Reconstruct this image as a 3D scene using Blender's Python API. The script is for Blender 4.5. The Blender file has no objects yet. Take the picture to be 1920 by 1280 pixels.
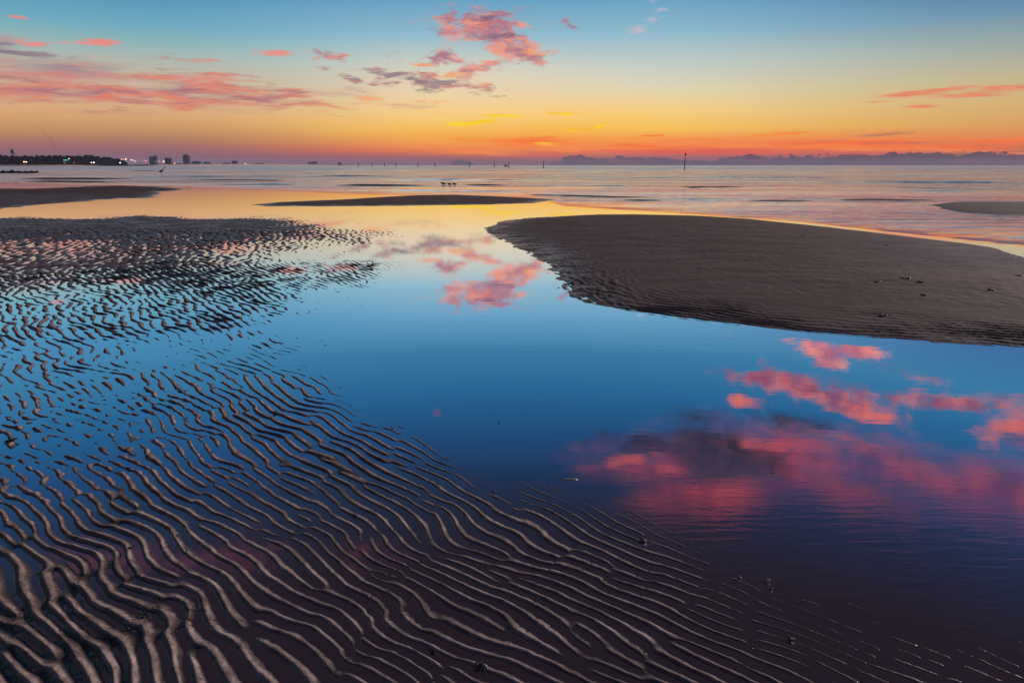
import bpy, math, random
import numpy as np
from mathutils import Vector
R = math.radians
random.seed(7); rng = np.random.default_rng(11)
SC = bpy.context.scene
COL = SC.collection

# ------------------------------------------------------------------ camera
CH = 1.5                      # tripod height
FPX = 1400.0                  # focal length in pixels of a 1920 px wide frame
PITCH = math.atan(330 / FPX)
cd = bpy.data.cameras.new('camera'); cam = bpy.data.objects.new('camera', cd)
COL.objects.link(cam); cam.location = (0, 0, CH)
cam.rotation_euler = (math.pi / 2 - PITCH, 0, 0)
cd.sensor_width = 36; cd.lens = FPX / 1920 * 36
cd.clip_start = 0.05; cd.clip_end = 60000
SC.camera = cam
SP, CP = math.sin(PITCH), math.cos(PITCH)

def ray(px, py):
    u = px - 960; v = 640 - py
    return np.array([u, FPX * CP + v * SP, -FPX * SP + v * CP])
def azel(px, py, mirror=False):
    d = ray(px, py); d = d / np.linalg.norm(d)
    e = math.asin(d[2])
    return math.atan2(d[0], d[1]), (-e if mirror else e)
def gnd(px, py, z=0.0):
    d = ray(px, py); t = (CH - z) / -d[2]
    return float(d[0] * t), float(d[1] * t)
def at_dist(px, dist):
    """ground point at distance `dist` ahead, in the column px of the horizon"""
    d = ray(px, 310); return float(d[0] / d[1] * dist), dist
def to_px(x, y):
    y = np.maximum(y, 0.25)
    dep = y * CP + CH * SP
    return 960 + FPX * x / dep, 640 - FPX * (y * SP - CH * CP) / dep

# ------------------------------------------------------------------ helpers
def lin(c):
    return tuple(((v / 255) / 12.92 if v / 255 <= .04045 else ((v / 255 + .055) / 1.055) ** 2.4) for v in c)
def lin4(c): return (*lin(c), 1)
def tag(o, label=None, cat=None, group=None, kind=None):
    if label: o['label'] = label
    if cat: o['category'] = cat
    if group: o['group'] = group
    if kind: o['kind'] = kind
    return o
def mesh_obj(name, V, F, mat, parent=None, smooth=True):
    me = bpy.data.meshes.new(name); me.from_pydata(V, [], F)
    if smooth: me.polygons.foreach_set('use_smooth', [True] * len(me.polygons))
    me.materials.append(mat); me.update()
    o = bpy.data.objects.new(name, me); COL.objects.link(o)
    if parent: o.parent = parent
    return o
def empty(name, loc, rz=0):
    o = bpy.data.objects.new(name, None); COL.objects.link(o)
    o.location = loc; o.rotation_euler = (0, 0, rz); o.empty_display_size = .2
    return o
class MB:
    def __init__(s): s.V = []; s.F = []
    def box(s, x0, x1, y0, y1, z0, z1):
        b = len(s.V)
        s.V += [(x, y, z) for z in (z0, z1) for x, y in ((x0, y0), (x1, y0), (x1, y1), (x0, y1))]
        s.F += [tuple(b + i for i in f) for f in ((3, 2, 1, 0), (4, 5, 6, 7), (0, 1, 5, 4), (1, 2, 6, 5), (2, 3, 7, 6), (3, 0, 4, 7))]
        return s
    def tube(s, pts, rad, n=8, flat=1.0):
        pts = [Vector(p) for p in pts]; b = len(s.V); N = len(pts)
        for i, p in enumerate(pts):
            t = (pts[min(i + 1, N - 1)] - pts[max(i - 1, 0)]).normalized()
            a = t.cross(Vector((0, 1, 0)))
            if a.length < .1: a = t.cross(Vector((1, 0, 0)))
            a.normalize(); c = t.cross(a).normalized()
            r = rad[i] if hasattr(rad, '__len__') else rad
            for k in range(n):
                th = 2 * math.pi * k / n
                s.V.append(tuple(p + a * math.cos(th) * r + c * math.sin(th) * r * flat))
        for i in range(N - 1):
            for k in range(n):
                s.F.append((b + i * n + k, b + i * n + (k + 1) % n, b + (i + 1) * n + (k + 1) % n, b + (i + 1) * n + k))
        s.F.append(tuple(b + k for k in range(n))[::-1]); s.F.append(tuple(b + (N - 1) * n + k for k in range(n)))
        return s
    def blob(s, c, r, seed=0, rough=.25, n=8, m=5):
        rr = random.Random(seed); b = len(s.V)
        f = [(rr.uniform(-3, 3), rr.uniform(-3, 3), rr.uniform(-3, 3), rr.uniform(0, 6)) for _ in range(4)]
        def P(th, ph):
            d = (math.sin(ph) * math.cos(th), math.sin(ph) * math.sin(th), math.cos(ph))
            k = 1 + rough * sum(math.sin(a * d[0] + b_ * d[1] + c_ * d[2] + e) for a, b_, c_, e in f) / 2
            return (c[0] + r[0] * d[0] * k, c[1] + r[1] * d[1] * k, c[2] + r[2] * d[2] * k)
        s.V.append(P(0, 0))
        for j in range(1, m):
            for k in range(n): s.V.append(P(2 * math.pi * k / n, math.pi * j / m))
        s.V.append(P(0, math.pi)); L = len(s.V) - 1
        for k in range(n):
            s.F.append((b, b + 1 + k, b + 1 + (k + 1) % n))
            s.F.append((L, L - n + (k + 1) % n, L - n + k))
        for j in range(m - 2):
            for k in range(n):
                a0 = b + 1 + j * n
                s.F.append((a0 + k, a0 + n + k, a0 + n + (k + 1) % n, a0 + (k + 1) % n))
        return s
    def build(s, name, mat, parent=None, smooth=True): return mesh_obj(name, s.V, s.F, mat, parent, smooth)

class NT:
    def __init__(s, tree): s.t = tree; s.n = tree.nodes; s.l = tree.links
    def new(s, t, **kw):
        n = s.n.new(t)
        for k, v in kw.items(): setattr(n, k, v)
        return n
    def put(s, sock, v):
        if isinstance(v, bpy.types.NodeSocket): s.l.new(v, sock)
        elif v is not None: sock.default_value = v
    def math(s, op, a, b=None, c=None, clamp=False):
        n = s.new('ShaderNodeMath', operation=op, use_clamp=clamp)
        s.put(n.inputs[0], a); s.put(n.inputs[1], b)
        if c is not None: s.put(n.inputs[2], c)
        return n.outputs[0]
    def mr(s, v, a, b, c=0, d=1, typ='SMOOTHSTEP'):
        n = s.new('ShaderNodeMapRange', interpolation_type=typ)
        for i, x in enumerate((v, a, b, c, d)): s.put(n.inputs[i], x)
        return n.outputs[0]
    def mix(s, f, a, b, mode='MIX'):
        n = s.new('ShaderNodeMix', data_type='RGBA', blend_type=mode)
        s.put(n.inputs['Factor'], f); s.put(n.inputs[6], a); s.put(n.inputs[7], b)
        return n.outputs[2]
    def noise(s, vec, scale, detail=4, rough=.55, dist=0, lac=2, four=None):
        n = s.new('ShaderNodeTexNoise')
        s.put(n.inputs['Vector'], vec); n.inputs['Scale'].default_value = scale
        n.inputs['Detail'].default_value = detail; n.inputs['Roughness'].default_value = rough
        n.inputs['Lacunarity'].default_value = lac; n.inputs['Distortion'].default_value = dist
        return n.outputs[0]
    def tnoise(s, vec, loc, rot, scale, detail, rough):
        n = s.new('ShaderNodeTexNoise'); s.put(n.inputs['Vector'], vec); n.inputs['Scale'].default_value = 1
        n.inputs['Detail'].default_value = detail; n.inputs['Roughness'].default_value = rough
        m = n.texture_mapping; m.vector_type = 'POINT'; m.translation = loc; m.rotation = (0, 0, rot); m.scale = (scale[0], scale[1], 1)
        return n.outputs[0]
    def mapping(s, vec, loc=(0, 0, 0), rot=0, scale=(1, 1, 1), typ='POINT'):
        n = s.new('ShaderNodeMapping', vector_type=typ)
        s.put(n.inputs[0], vec); n.inputs[1].default_value = loc
        n.inputs[2].default_value = (0, 0, rot); n.inputs[3].default_value = scale
        return n.outputs[0]
    def ramp(s, v, stops, interp='LINEAR'):
        n = s.new('ShaderNodeValToRGB'); cr = n.color_ramp; cr.interpolation = interp
        while len(cr.elements) < len(stops): cr.elements.new(.5)
        for e, (p, c) in zip(cr.elements, stops): e.position = p; e.color = c
        s.put(n.inputs[0], v); return n.outputs[0]
def material(name):
    m = bpy.data.materials.new(name); m.use_nodes = True
    return m, NT(m.node_tree), m.node_tree.nodes['Principled BSDF']
def plain(name, rgb, rough=.7, var=.25, scale=3.0, metal=0):
    m, t, p = material(name)
    tc = t.new('ShaderNodeTexCoord')
    n = t.noise(tc.outputs['Object'], scale, 4)
    a = (*[c * (1 - var) for c in rgb], 1); b = (*[min(1, c * (1 + var)) for c in rgb], 1)
    t.put(p.inputs['Base Color'], t.mix(n, a, b))
    p.inputs['Roughness'].default_value = rough; p.inputs['Metallic'].default_value = metal
    return m
def glow(name, rgb, strength):
    m, t, p = material(name)
    tc = t.new('ShaderNodeTexCoord'); n = t.noise(tc.outputs['Object'], 1.0, 2)
    t.put(p.inputs['Emission Color'], t.mix(n, (*rgb, 1), (*[c * .8 for c in rgb], 1)))
    p.inputs['Emission Strength'].default_value = strength; p.inputs['Base Color'].default_value = (.2, .2, .2, 1)
    m.cycles.emission_sampling = 'NONE'
    return m

# ------------------------------------------------------------------ sky
W = bpy.data.worlds.new('World'); SC.world = W; W.use_nodes = True
t = NT(W.node_tree); bg = t.n['Background']
tc = t.new('ShaderNodeTexCoord')
sep = t.new('ShaderNodeSeparateXYZ'); t.put(sep.inputs[0], tc.outputs['Generated'])
az = t.math('ARCTAN2', sep.outputs[0], sep.outputs[1])
el = t.math('ARCSINE', sep.outputs[2])
cmb = t.new('ShaderNodeCombineXYZ'); t.put(cmb.inputs[0], az); t.put(cmb.inputs[1], el)
P = cmb.outputs[0]
EMAX = R(60)
en = t.math('DIVIDE', el, EMAX)
def E(deg): return deg / 60
HI = [(14, (58, 124, 164)), (17, (38, 100, 146)), (20.5, (30, 72, 116)), (23.5, (30, 50, 80)), (26.5, (34, 36, 54)), (30, (35, 27, 36)), (38, (32, 24, 32)), (60, (38, 34, 48))]
def stops(lst): return [(E(d), lin4(c)) for d, c in lst]
cen = stops([(0, (118, 88, 104)), (.6, (168, 88, 84)), (1.1, (242, 118, 56)), (1.7, (248, 158, 70)), (2.6, (252, 196, 92)), (3.8, (246, 212, 136)),
             (5.2, (228, 214, 178)), (7.0, (196, 208, 200)), (9.0, (146, 188, 206)), (11.3, (104, 162, 196))] + HI)
lef = stops([(0, (112, 86, 108)), (.5, (128, 88, 104)), (1.2, (156, 104, 100)), (2.0, (190, 136, 92)), (3.2, (222, 170, 104)), (4.4, (214, 188, 138)),
             (5.6, (186, 194, 166)), (7.2, (148, 188, 186)), (9.0, (108, 168, 190)), (11.3, (74, 142, 182))] + HI)
rig = stops([(0, (118, 84, 96)), (.8, (176, 94, 78)), (1.5, (232, 130, 70)), (2.5, (222, 164, 92)), (3.8, (214, 178, 118)), (5.2, (196, 182, 142)),
             (7.0, (160, 172, 164)), (9.0, (108, 146, 172)), (11.3, (62, 110, 160))] + HI)
c = t.ramp(en, cen); l = t.ramp(en, lef); r = t.ramp(en, rig)
sky = t.mix(t.mr(az, R(-4), R(-26)), c, l)
sky = t.mix(t.mr(az, R(8), R(36)), sky, r)
# behind the camera: quiet dusk blue
back = t.ramp(en, stops([(0, (92, 84, 112)), (8, (98, 96, 124)), (25, (64, 84, 124)), (60, (34, 44, 70))]))
aaz = t.math('ABSOLUTE', az)
sky = t.mix(t.mr(aaz, R(50), R(120)), sky, back)

wn1 = t.tnoise(P, (0, 0, 0), 0, (9, 9), 3, .5); wn2 = t.tnoise(P, (4, 9, 0), 0, (9, 14), 3, .5)
wc_ = t.new('ShaderNodeCombineXYZ'); t.put(wc_.inputs[0], t.math('MULTIPLY_ADD', wn1, .05, az)); t.put(wc_.inputs[1], t.math('MULTIPLY_ADD', wn2, .02, el))
PW = wc_.outputs[0]
KM = 2.3
def cloud(blobs, mirror, nscale, col_a, col_b, thr=.5, width=.3, K=1.3, opac=1.0, rot=0, cscale=None, cthr=(.42, .62), detail=6, seed=0, rough=.64):
    global sky
    env = envelope(blobs, mirror)
    n = t.tnoise(PW, (seed, seed * .7, 0), rot, nscale, detail, rough)
    d = t.math('MULTIPLY_ADD', t.math('SUBTRACT', n, .5), K * KM, t.math('MULTIPLY', env, .85))
    gate = t.mr(env, 0, .25)
    d = t.math('MULTIPLY', t.mr(d, thr - .08, thr + width * 1.5), gate)
    fn = t.tnoise(PW, (seed + 8, seed, 0), rot, (nscale[0] * 2.2, nscale[1] * 2.0), 4, .6)
    d = t.math('MULTIPLY', t.math('MULTIPLY', d, t.mr(fn, .25, .55, .6, 1)), opac)
    cs = cscale or (nscale[0] * .8, nscale[1] * .8)
    n2 = t.tnoise(PW, (seed + 3.3, seed + 5.1, 0), rot, cs, 4, .6)
    col = t.mix(t.mr(n2, *cthr), lin4(col_a), lin4(col_b))
    sky = t.mix(d, sky, col)

def envelope(blobs, mirror, soft=1.0):
    tot = None
    for b in blobs:
        px, py, w, h = b[:4]; rot = b[4] if len(b) > 4 else 0; wt = b[5] if len(b) > 5 else 1
        a_, e_ = azel(px, py, mirror)
        if mirror: rot = -rot
        # distance from the middle of a tilted ellipse, in plain float maths (keeps the world shader small)
        ca, sa = math.cos(-R(rot)), math.sin(-R(rot)); sx1, sy1 = FPX / w, FPX / h
        u_ = t.math('MULTIPLY_ADD', el, sa * sx1, t.math('MULTIPLY_ADD', az, ca * sx1, -(a_ * ca + e_ * sa) * sx1))
        v_ = t.math('MULTIPLY_ADD', el, ca * sy1, t.math('MULTIPLY_ADD', az, -sa * sy1, (a_ * sa - e_ * ca) * sy1))
        d2 = t.math('MULTIPLY_ADD', u_, u_, t.math('MULTIPLY', v_, v_))
        g = t.mr(t.math('POWER', d2, .5), 0, 1.5, wt, 0)
        tot = g if tot is None else t.math('MAXIMUM', tot, g)
    return tot
for gpx, gpy, gw, gh, gc, go in [(1010, 232, 330, 46, (255, 200, 84), .55), (960, 262, 260, 26, (255, 150, 50), .45), (1350, 268, 420, 18, (255, 128, 60), .45), (880, 165, 260, 60, (250, 214, 170), .35), (200, 160, 420, 60, (214, 160, 150), .40)]:
    g_ = envelope([(gpx, gpy, gw, gh)], False); sky = t.mix(t.math('MULTIPLY', g_, go), sky, lin4(gc))
base_sky = sky
def yellow_flecks():
    # yellow flecks
    cloud([(900, 229, 50, 6, -8, 1.2), (860, 232, 40, 4, -4, 1.1), (930, 219, 60, 4, 0, 1.1), (830, 212, 60, 5, 2, .8), (1070, 243, 24, 5, 8, 1.1), (1118, 239, 24, 4, -14, 1.25), (1050, 213, 50, 4, 2, .9), (1010, 270, 50, 7, 4, .95)], False, (14, 170), (255, 214, 30), (255, 184, 50), .42, .30, 1.1, 1.0, 0, seed=10)

# dusk bank on the horizon with small cumulus tops
def bank():
    global sky
    n = t.tnoise(P, (2.1, 0, 0), 0, (34, 60), 5, .6)
    n1 = t.tnoise(P, (7.7, 0, 0), 0, (12, 4), 2, .5)
    qv = t.new('ShaderNodeTexVoronoi', feature='SMOOTH_F1'); t.put(qv.inputs['Vector'], P); qv.texture_mapping.scale = (110, 150, 1); qv.inputs['Smoothness'].default_value = .25; qv.inputs['Scale'].default_value = 1
    puff = t.math('MULTIPLY', t.math('SUBTRACT', .55, qv.outputs['Distance']), R(.34))
    top = t.math('ADD', t.math('ADD', t.math('MULTIPLY', t.math('SUBTRACT', n, .45), R(1.0)), t.math('MULTIPLY', t.math('SUBTRACT', n1, .5), R(.9))), puff)
    right = t.mr(az, R(1.0), R(5.0), R(-.40), R(.50)); right2 = t.mr(az, R(14), R(28), 0, R(.22))
    left = t.mr(az, R(-34), R(-38), 0, R(0))
    iso_a, _ = azel(866, 290)
    iso = t.mr(t.math('ABSOLUTE', t.math('SUBTRACT', az, iso_a)), R(1.7), 0, 0, R(.82))
    top = t.math('ADD', t.math('ADD', top, iso), t.math('ADD', right, right2))
    d = t.mr(t.math('SUBTRACT', top, el), R(-.03), R(.06))
    n3 = t.tnoise(P, (5, 5, 0), 0, (30, 110), 4, .6)
    col = t.mix(t.mr(n3, .4, .7), lin4((72, 62, 76)), lin4((108, 72, 80)))
    sky = t.mix(t.math('MULTIPLY', d, .93), sky, col)
def branch():
    b = t.new('ShaderNodeBackground'); t.put(b.inputs[0], sky); return b.outputs[0]
def either(fac, a, b):
    m = t.new('ShaderNodeMixShader'); t.put(m.inputs[0], fac); t.put(m.inputs[1], a); t.put(m.inputs[2], b); return m.outputs[0]
# the sky is split by elevation so that each part only works out its own clouds
sky = base_sky
# long pale veils and mauve streaks on the left
cloud([(60, 140, 300, 60, 4, 1.1), (380, 172, 260, 30, 5, .85), (600, 180, 200, 22, 4, .7), (260, 172, 260, 34, 4, .9), (30, 160, 150, 40, 3, 1.1)], False, (9, 75), (206, 128, 122), (150, 128, 140), .34, .6, 1.3, .78, R(7), seed=1)
cloud([(440, 168, 150, 26, 7, 1.2), (250, 178, 220, 18, 5, 1.05), (40, 168, 160, 16, 3, 1.2), (350, 188, 250, 12, 3, .9), (560, 186, 170, 12, 3, .75), (60, 158, 120, 28, 4, .9), (210, 186, 160, 12, 2, .85), (120, 205, 90, 6, 0, .8), (380, 118, 60, 10, 6, .8)],
      False, (16, 130), (226, 124, 104), (166, 104, 118), .38, .45, 1.6, .85, R(8), seed=2)
cloud([(50, 102, 70, 9, 3, .9), (110, 112, 60, 8, 3, .8), (40, 84, 60, 8, 2, .6)], False, (18, 120), (120, 108, 128), (148, 118, 132), .45, .35, 1.4, .8, R(6), seed=3)
cloud([(185, 81, 38, 9, -3, 1.2), (45, 80, 50, 8, 3, .9), (530, 101, 45, 10, 0, 1.2), (20, 30, 22, 5, 0, 1.0), (140, 92, 60, 14, 0, .6)], False, (22, 120), (246, 128, 108), (236, 140, 136), .5, .3, 1.3, .9, R(4), seed=4)
# central group
cloud([(905, 52, 125, 38, 4, 1.35), (955, 86, 95, 34, 10, 1.3), (900, 118, 120, 16, 0, 1.0), (860, 60, 70, 13, -8, 1.05), (835, 112, 95, 20, 0, 1.0), (985, 104, 48, 16, -6, 1.1), (1068, 47, 26, 16, 20, 1.15), (630, 108, 70, 26, 0, .62),
       (890, 130, 90, 12, 0, .8)], False, (26, 75), (240, 150, 126), (176, 112, 128), .5, .35, 1.5, .92, R(5), seed=5, cthr=(.40, .60))
cloud([(905, 42, 60, 16, -5, 1.05), (925, 72, 70, 9, -4, .9), (800, 152, 140, 20, 7, 1.25), (860, 160, 90, 14, 7, 1.1), (665, 146, 32, 10, 10, .9), (880, 162, 45, 10, 8, .9), (720, 156, 60, 8, 5, .7)], False, (28, 110), (122, 100, 122), (196, 108, 108), .5, .35, 1.6, .82, R(7), seed=6)
cloud([(855, 145, 60, 10, 8, .9), (800, 120, 40, 6, -6, 1.0), (1000, 100, 30, 12, -10, .9), (740, 188, 120, 7, 3, .8), (900, 160, 60, 8, 4, .7)], False, (24, 110), (250, 150, 90), (248, 170, 92), .5, .35, 1.5, .8, R(5), seed=7)
cloud([(1195, 57, 34, 9, -8, .95), (1225, 38, 26, 7, -6, .85), (1240, 18, 24, 6, 0, .8), (1230, 3, 16, 6, 0, .9), (1100, 120, 30, 5, 0, .6)], False, (30, 90), (226, 196, 208), (232, 176, 186), .45, .45, 1.2, .75, 0, seed=8)
# right streaks
cloud([(1730, 174, 90, 7, -3, 1.2), (1860, 172, 100, 10, -4, 1.2), (1725, 200, 50, 5, -1, 1.1), (1650, 190, 60, 4, 0, .8), (1480, 176, 24, 3, 0, .9)], False, (12, 170), (236, 120, 92), (226, 146, 110), .5, .35, 1.2, .9, R(-3), seed=9)
yellow_flecks()
upper = branch()
sky = base_sky
# low orange-red bands above the horizon
cloud([(1000, 268, 120, 14, 4, 1.05), (1180, 276, 240, 9, -2, 1.25), (1430, 271, 260, 11, 0, 1.25), (1700, 280, 260, 10, 0, 1.1), (1900, 264, 110, 10, -2, 1.0), (960, 282, 160, 10, 0, 1.0), (1450, 253, 60, 4, -3, 1.0), (870, 262, 60, 6, 0, .7), (1210, 255, 40, 3, 0, .9)],
      False, (7, 150), (255, 112, 36), (255, 140, 56), .36, .40, 1.6, 1.0, R(-1), seed=11)
cloud([(1280, 284, 300, 7, 0, 1.1), (1000, 289, 160, 7, 0, 1.1), (1560, 286, 260, 6, 0, 1.0), (850, 292, 120, 6, 0, .6)], False, (8, 160), (236, 84, 60), (226, 96, 82), .42, .4, 1.2, .85, 0, seed=12)
cloud([(980, 281, 70, 3.4, -2, 1.0), (1560, 262, 130, 5, -5, .9), (1640, 270, 120, 4, 0, .8), (30, 272, 200, 4, 1, .6), (860, 277, 80, 4, -6, .7)], False, (8, 140), (150, 96, 104), (176, 100, 96), .42, .4, 1.2, .7, R(-3), seed=13)
yellow_flecks()
bank()
lower = branch()
sky = base_sky
# high clouds that the pool mirrors (seen at 13 to 26 degrees)
cloud([(1530, 655, 60, 26, 30, 1.05), (1605, 655, 55, 20, 8, 1.0), (1480, 632, 40, 12, 10, .9), (1365, 624, 14, 8, 0, .9)], True, (24, 44), (246, 138, 128), (196, 110, 132), .5, .3, 1.3, .9, seed=20)
KM = 1.7
cloud([(1535, 655, 74, 30, 22, 1.15), (1612, 658, 66, 22, 8, 1.1), (1478, 634, 46, 14, 10, 1.0), (1365, 624, 14, 8, 0, 1.0)], True, (26, 40), (236, 140, 128), (164, 96, 124), .48, .34, 1.4, .92, seed=20)
cloud([(1430, 708, 115, 20, 2, 1.05), (1520, 728, 140, 38, 8, 1.2), (1610, 766, 120, 26, 8, 1.2), (1800, 752, 140, 24, -6, 1.05), (1910, 790, 85, 40, -30, 1.1), (1400, 752, 60, 16, 0, .95), (1700, 700, 120, 16, 10, .7)], True, (20, 34), (222, 108, 94), (150, 70, 94), .42, .42, 1.4, .9, seed=21)
cloud([(1260, 862, 210, 66, -4, 1.15), (1480, 850, 260, 66, 4, 1.25), (1700, 892, 280, 62, 10, 1.15), (1920, 920, 220, 72, 6, 1.1), (1330, 925, 240, 44, -12, 1.1), (1900, 826, 70, 28, 0, .95), (1560, 905, 300, 50, 4, 1.1)], True, (7, 18), (178, 70, 76), (122, 50, 70), .30, .8, 1.0, .95, R(4), seed=22, cscale=(16, 36))
cloud([(1190, 858, 120, 14, -14, 1.0), (1260, 880, 60, 22, 10, 1.0), (1380, 830, 160, 12, -4, 1.0), (1560, 815, 160, 14, 6, .9), (1330, 918, 180, 10, -12, .9)], True, (14, 40), (214, 92, 82), (186, 76, 78), .46, .6, 1.5, .7, R(4), seed=25)
cloud([(1325, 850, 100, 56, 10, 1.6), (1405, 866, 90, 34, 0, 1.4), (1205, 832, 120, 28, 0, 1.05), (1500, 795, 110, 24, 0, .95), (1300, 788, 80, 34, 0, .8), (1400, 868, 80, 20, 0, .9), (1560, 742, 70, 12, 12, .9)], True, (14, 26), (44, 42, 58), (62, 52, 72), 0.34, .5, 1.1, 1.0, seed=23)
cloud([(350, 1040, 220, 60, 10, .95), (150, 1010, 100, 40, 0, .7), (700, 1030, 200, 50, 0, .55), (820, 775, 14, 8, 0, 1.1)], True, (8, 16), (150, 62, 70), (110, 52, 78), .42, .6, 1.2, .7, seed=24)
high = branch()
sky = base_sky; plain_sky = branch()
front = either(t.math('GREATER_THAN', el, R(3.05)), lower, upper)
front = either(t.math('GREATER_THAN', el, R(12.3)), front, high)
far_off = t.math('MAXIMUM', t.math('GREATER_THAN', aaz, R(60)), t.math('LESS_THAN', el, R(-.5)))
far_off = t.math('MAXIMUM', far_off, t.math('GREATER_THAN', el, R(48)))
t.put(t.n['World Output'].inputs['Surface'], either(far_off, front, plain_sky))
t.n.remove(bg)
W.cycles.sampling_method = 'MANUAL'; W.cycles.sample_map_resolution = 1024

# soft directional glow of the dawn
ld = bpy.data.lights.new('sun', 'SUN'); lo = bpy.data.objects.new('sun', ld); COL.objects.link(lo)
ld.energy = 4.2; ld.angle = R(12); ld.color = (1.0, .83, .78)
SAZ, SEL = R(58), R(13)
sd = Vector((math.sin(SAZ) * math.cos(SEL), math.cos(SAZ) * math.cos(SEL), math.sin(SEL)))
lo.rotation_euler = sd.to_track_quat('Z', 'Y').to_euler()

# ------------------------------------------------------------------ noise
def pn(x, y, seed=0):
    xi = np.floor(x).astype(np.int64); yi = np.floor(y).astype(np.int64)
    fx = (x - xi).astype(np.float32); fy = (y - yi).astype(np.float32)
    u = fx * fx * fx * (fx * (fx * 6 - 15) + 10); v = fy * fy * fy * (fy * (fy * 6 - 15) + 10)
    def g(ix, iy, dx, dy):
        h = (ix * 374761393 + iy * 668265263 + seed * 2147483647 + 12345) & 0xFFFFFFFF
        h = ((h ^ (h >> 13)) * 1274126177) & 0xFFFFFFFF
        h = (h ^ (h >> 16)) & 1023
        return GC[h] * dx + GS[h] * dy
    n00 = g(xi, yi, fx, fy); n10 = g(xi + 1, yi, fx - 1, fy)
    n01 = g(xi, yi + 1, fx, fy - 1); n11 = g(xi + 1, yi + 1, fx - 1, fy - 1)
    a = n00 + u * (n10 - n00); b = n01 + u * (n11 - n01)
    return (a + v * (b - a)) * 1.5
_a = np.arange(1024) / 1024 * 2 * np.pi; GC = np.cos(_a).astype(np.float32); GS = np.sin(_a).astype(np.float32)
def fbm(x, y, oct=3, seed=0):
    s = 0; a = 1
    for i in range(oct): s = s + a * pn(x * 2 ** i, y * 2 ** i, seed + i * 17); a *= .5
    return s
def sstep(a, b, x):
    k = np.clip((x - a) / (b - a), 0, 1); return k * k * (3 - 2 * k)

# ------------------------------------------------------------------ sand: polar grid, finest near the camera
def seg(a, b, d): return list(np.arange(a, b, d))
rows = seg(.3, 1.7, .05) + seg(1.7, 3.4, .005) + seg(3.4, 6, .0075) + seg(6, 10, .012) + seg(10, 16, .025) + seg(16, 30, .06) + seg(30, 70, .2) + seg(70, 240, 1.2)
rr_ = 240.
while rr_ < 12000: rows.append(rr_); rr_ *= 1.12
rows.append(12000.); rows = np.array(rows)
dense = np.linspace(-R(42), R(42), 1050)
side = np.concatenate([np.linspace(R(42), R(60), 70)[1:], np.linspace(R(60), R(180), 50)[1:-1]])
cols = np.concatenate([-side[::-1], dense, side])
# the ring is closed behind the camera
NR, NC = len(rows), len(cols)
RR, AA = np.meshgrid(rows, cols, indexing='ij')
X = RR * np.sin(AA); Y = RR * np.cos(AA)
PX, PY = to_px(X, Y)
infront = Y > .25
PX = np.where(infront, np.clip(PX, -700, 2700), np.where(X < 0, -700, 2700)); PY = np.where(infront, np.clip(PY, 310.3, 1700), 1700)

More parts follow.
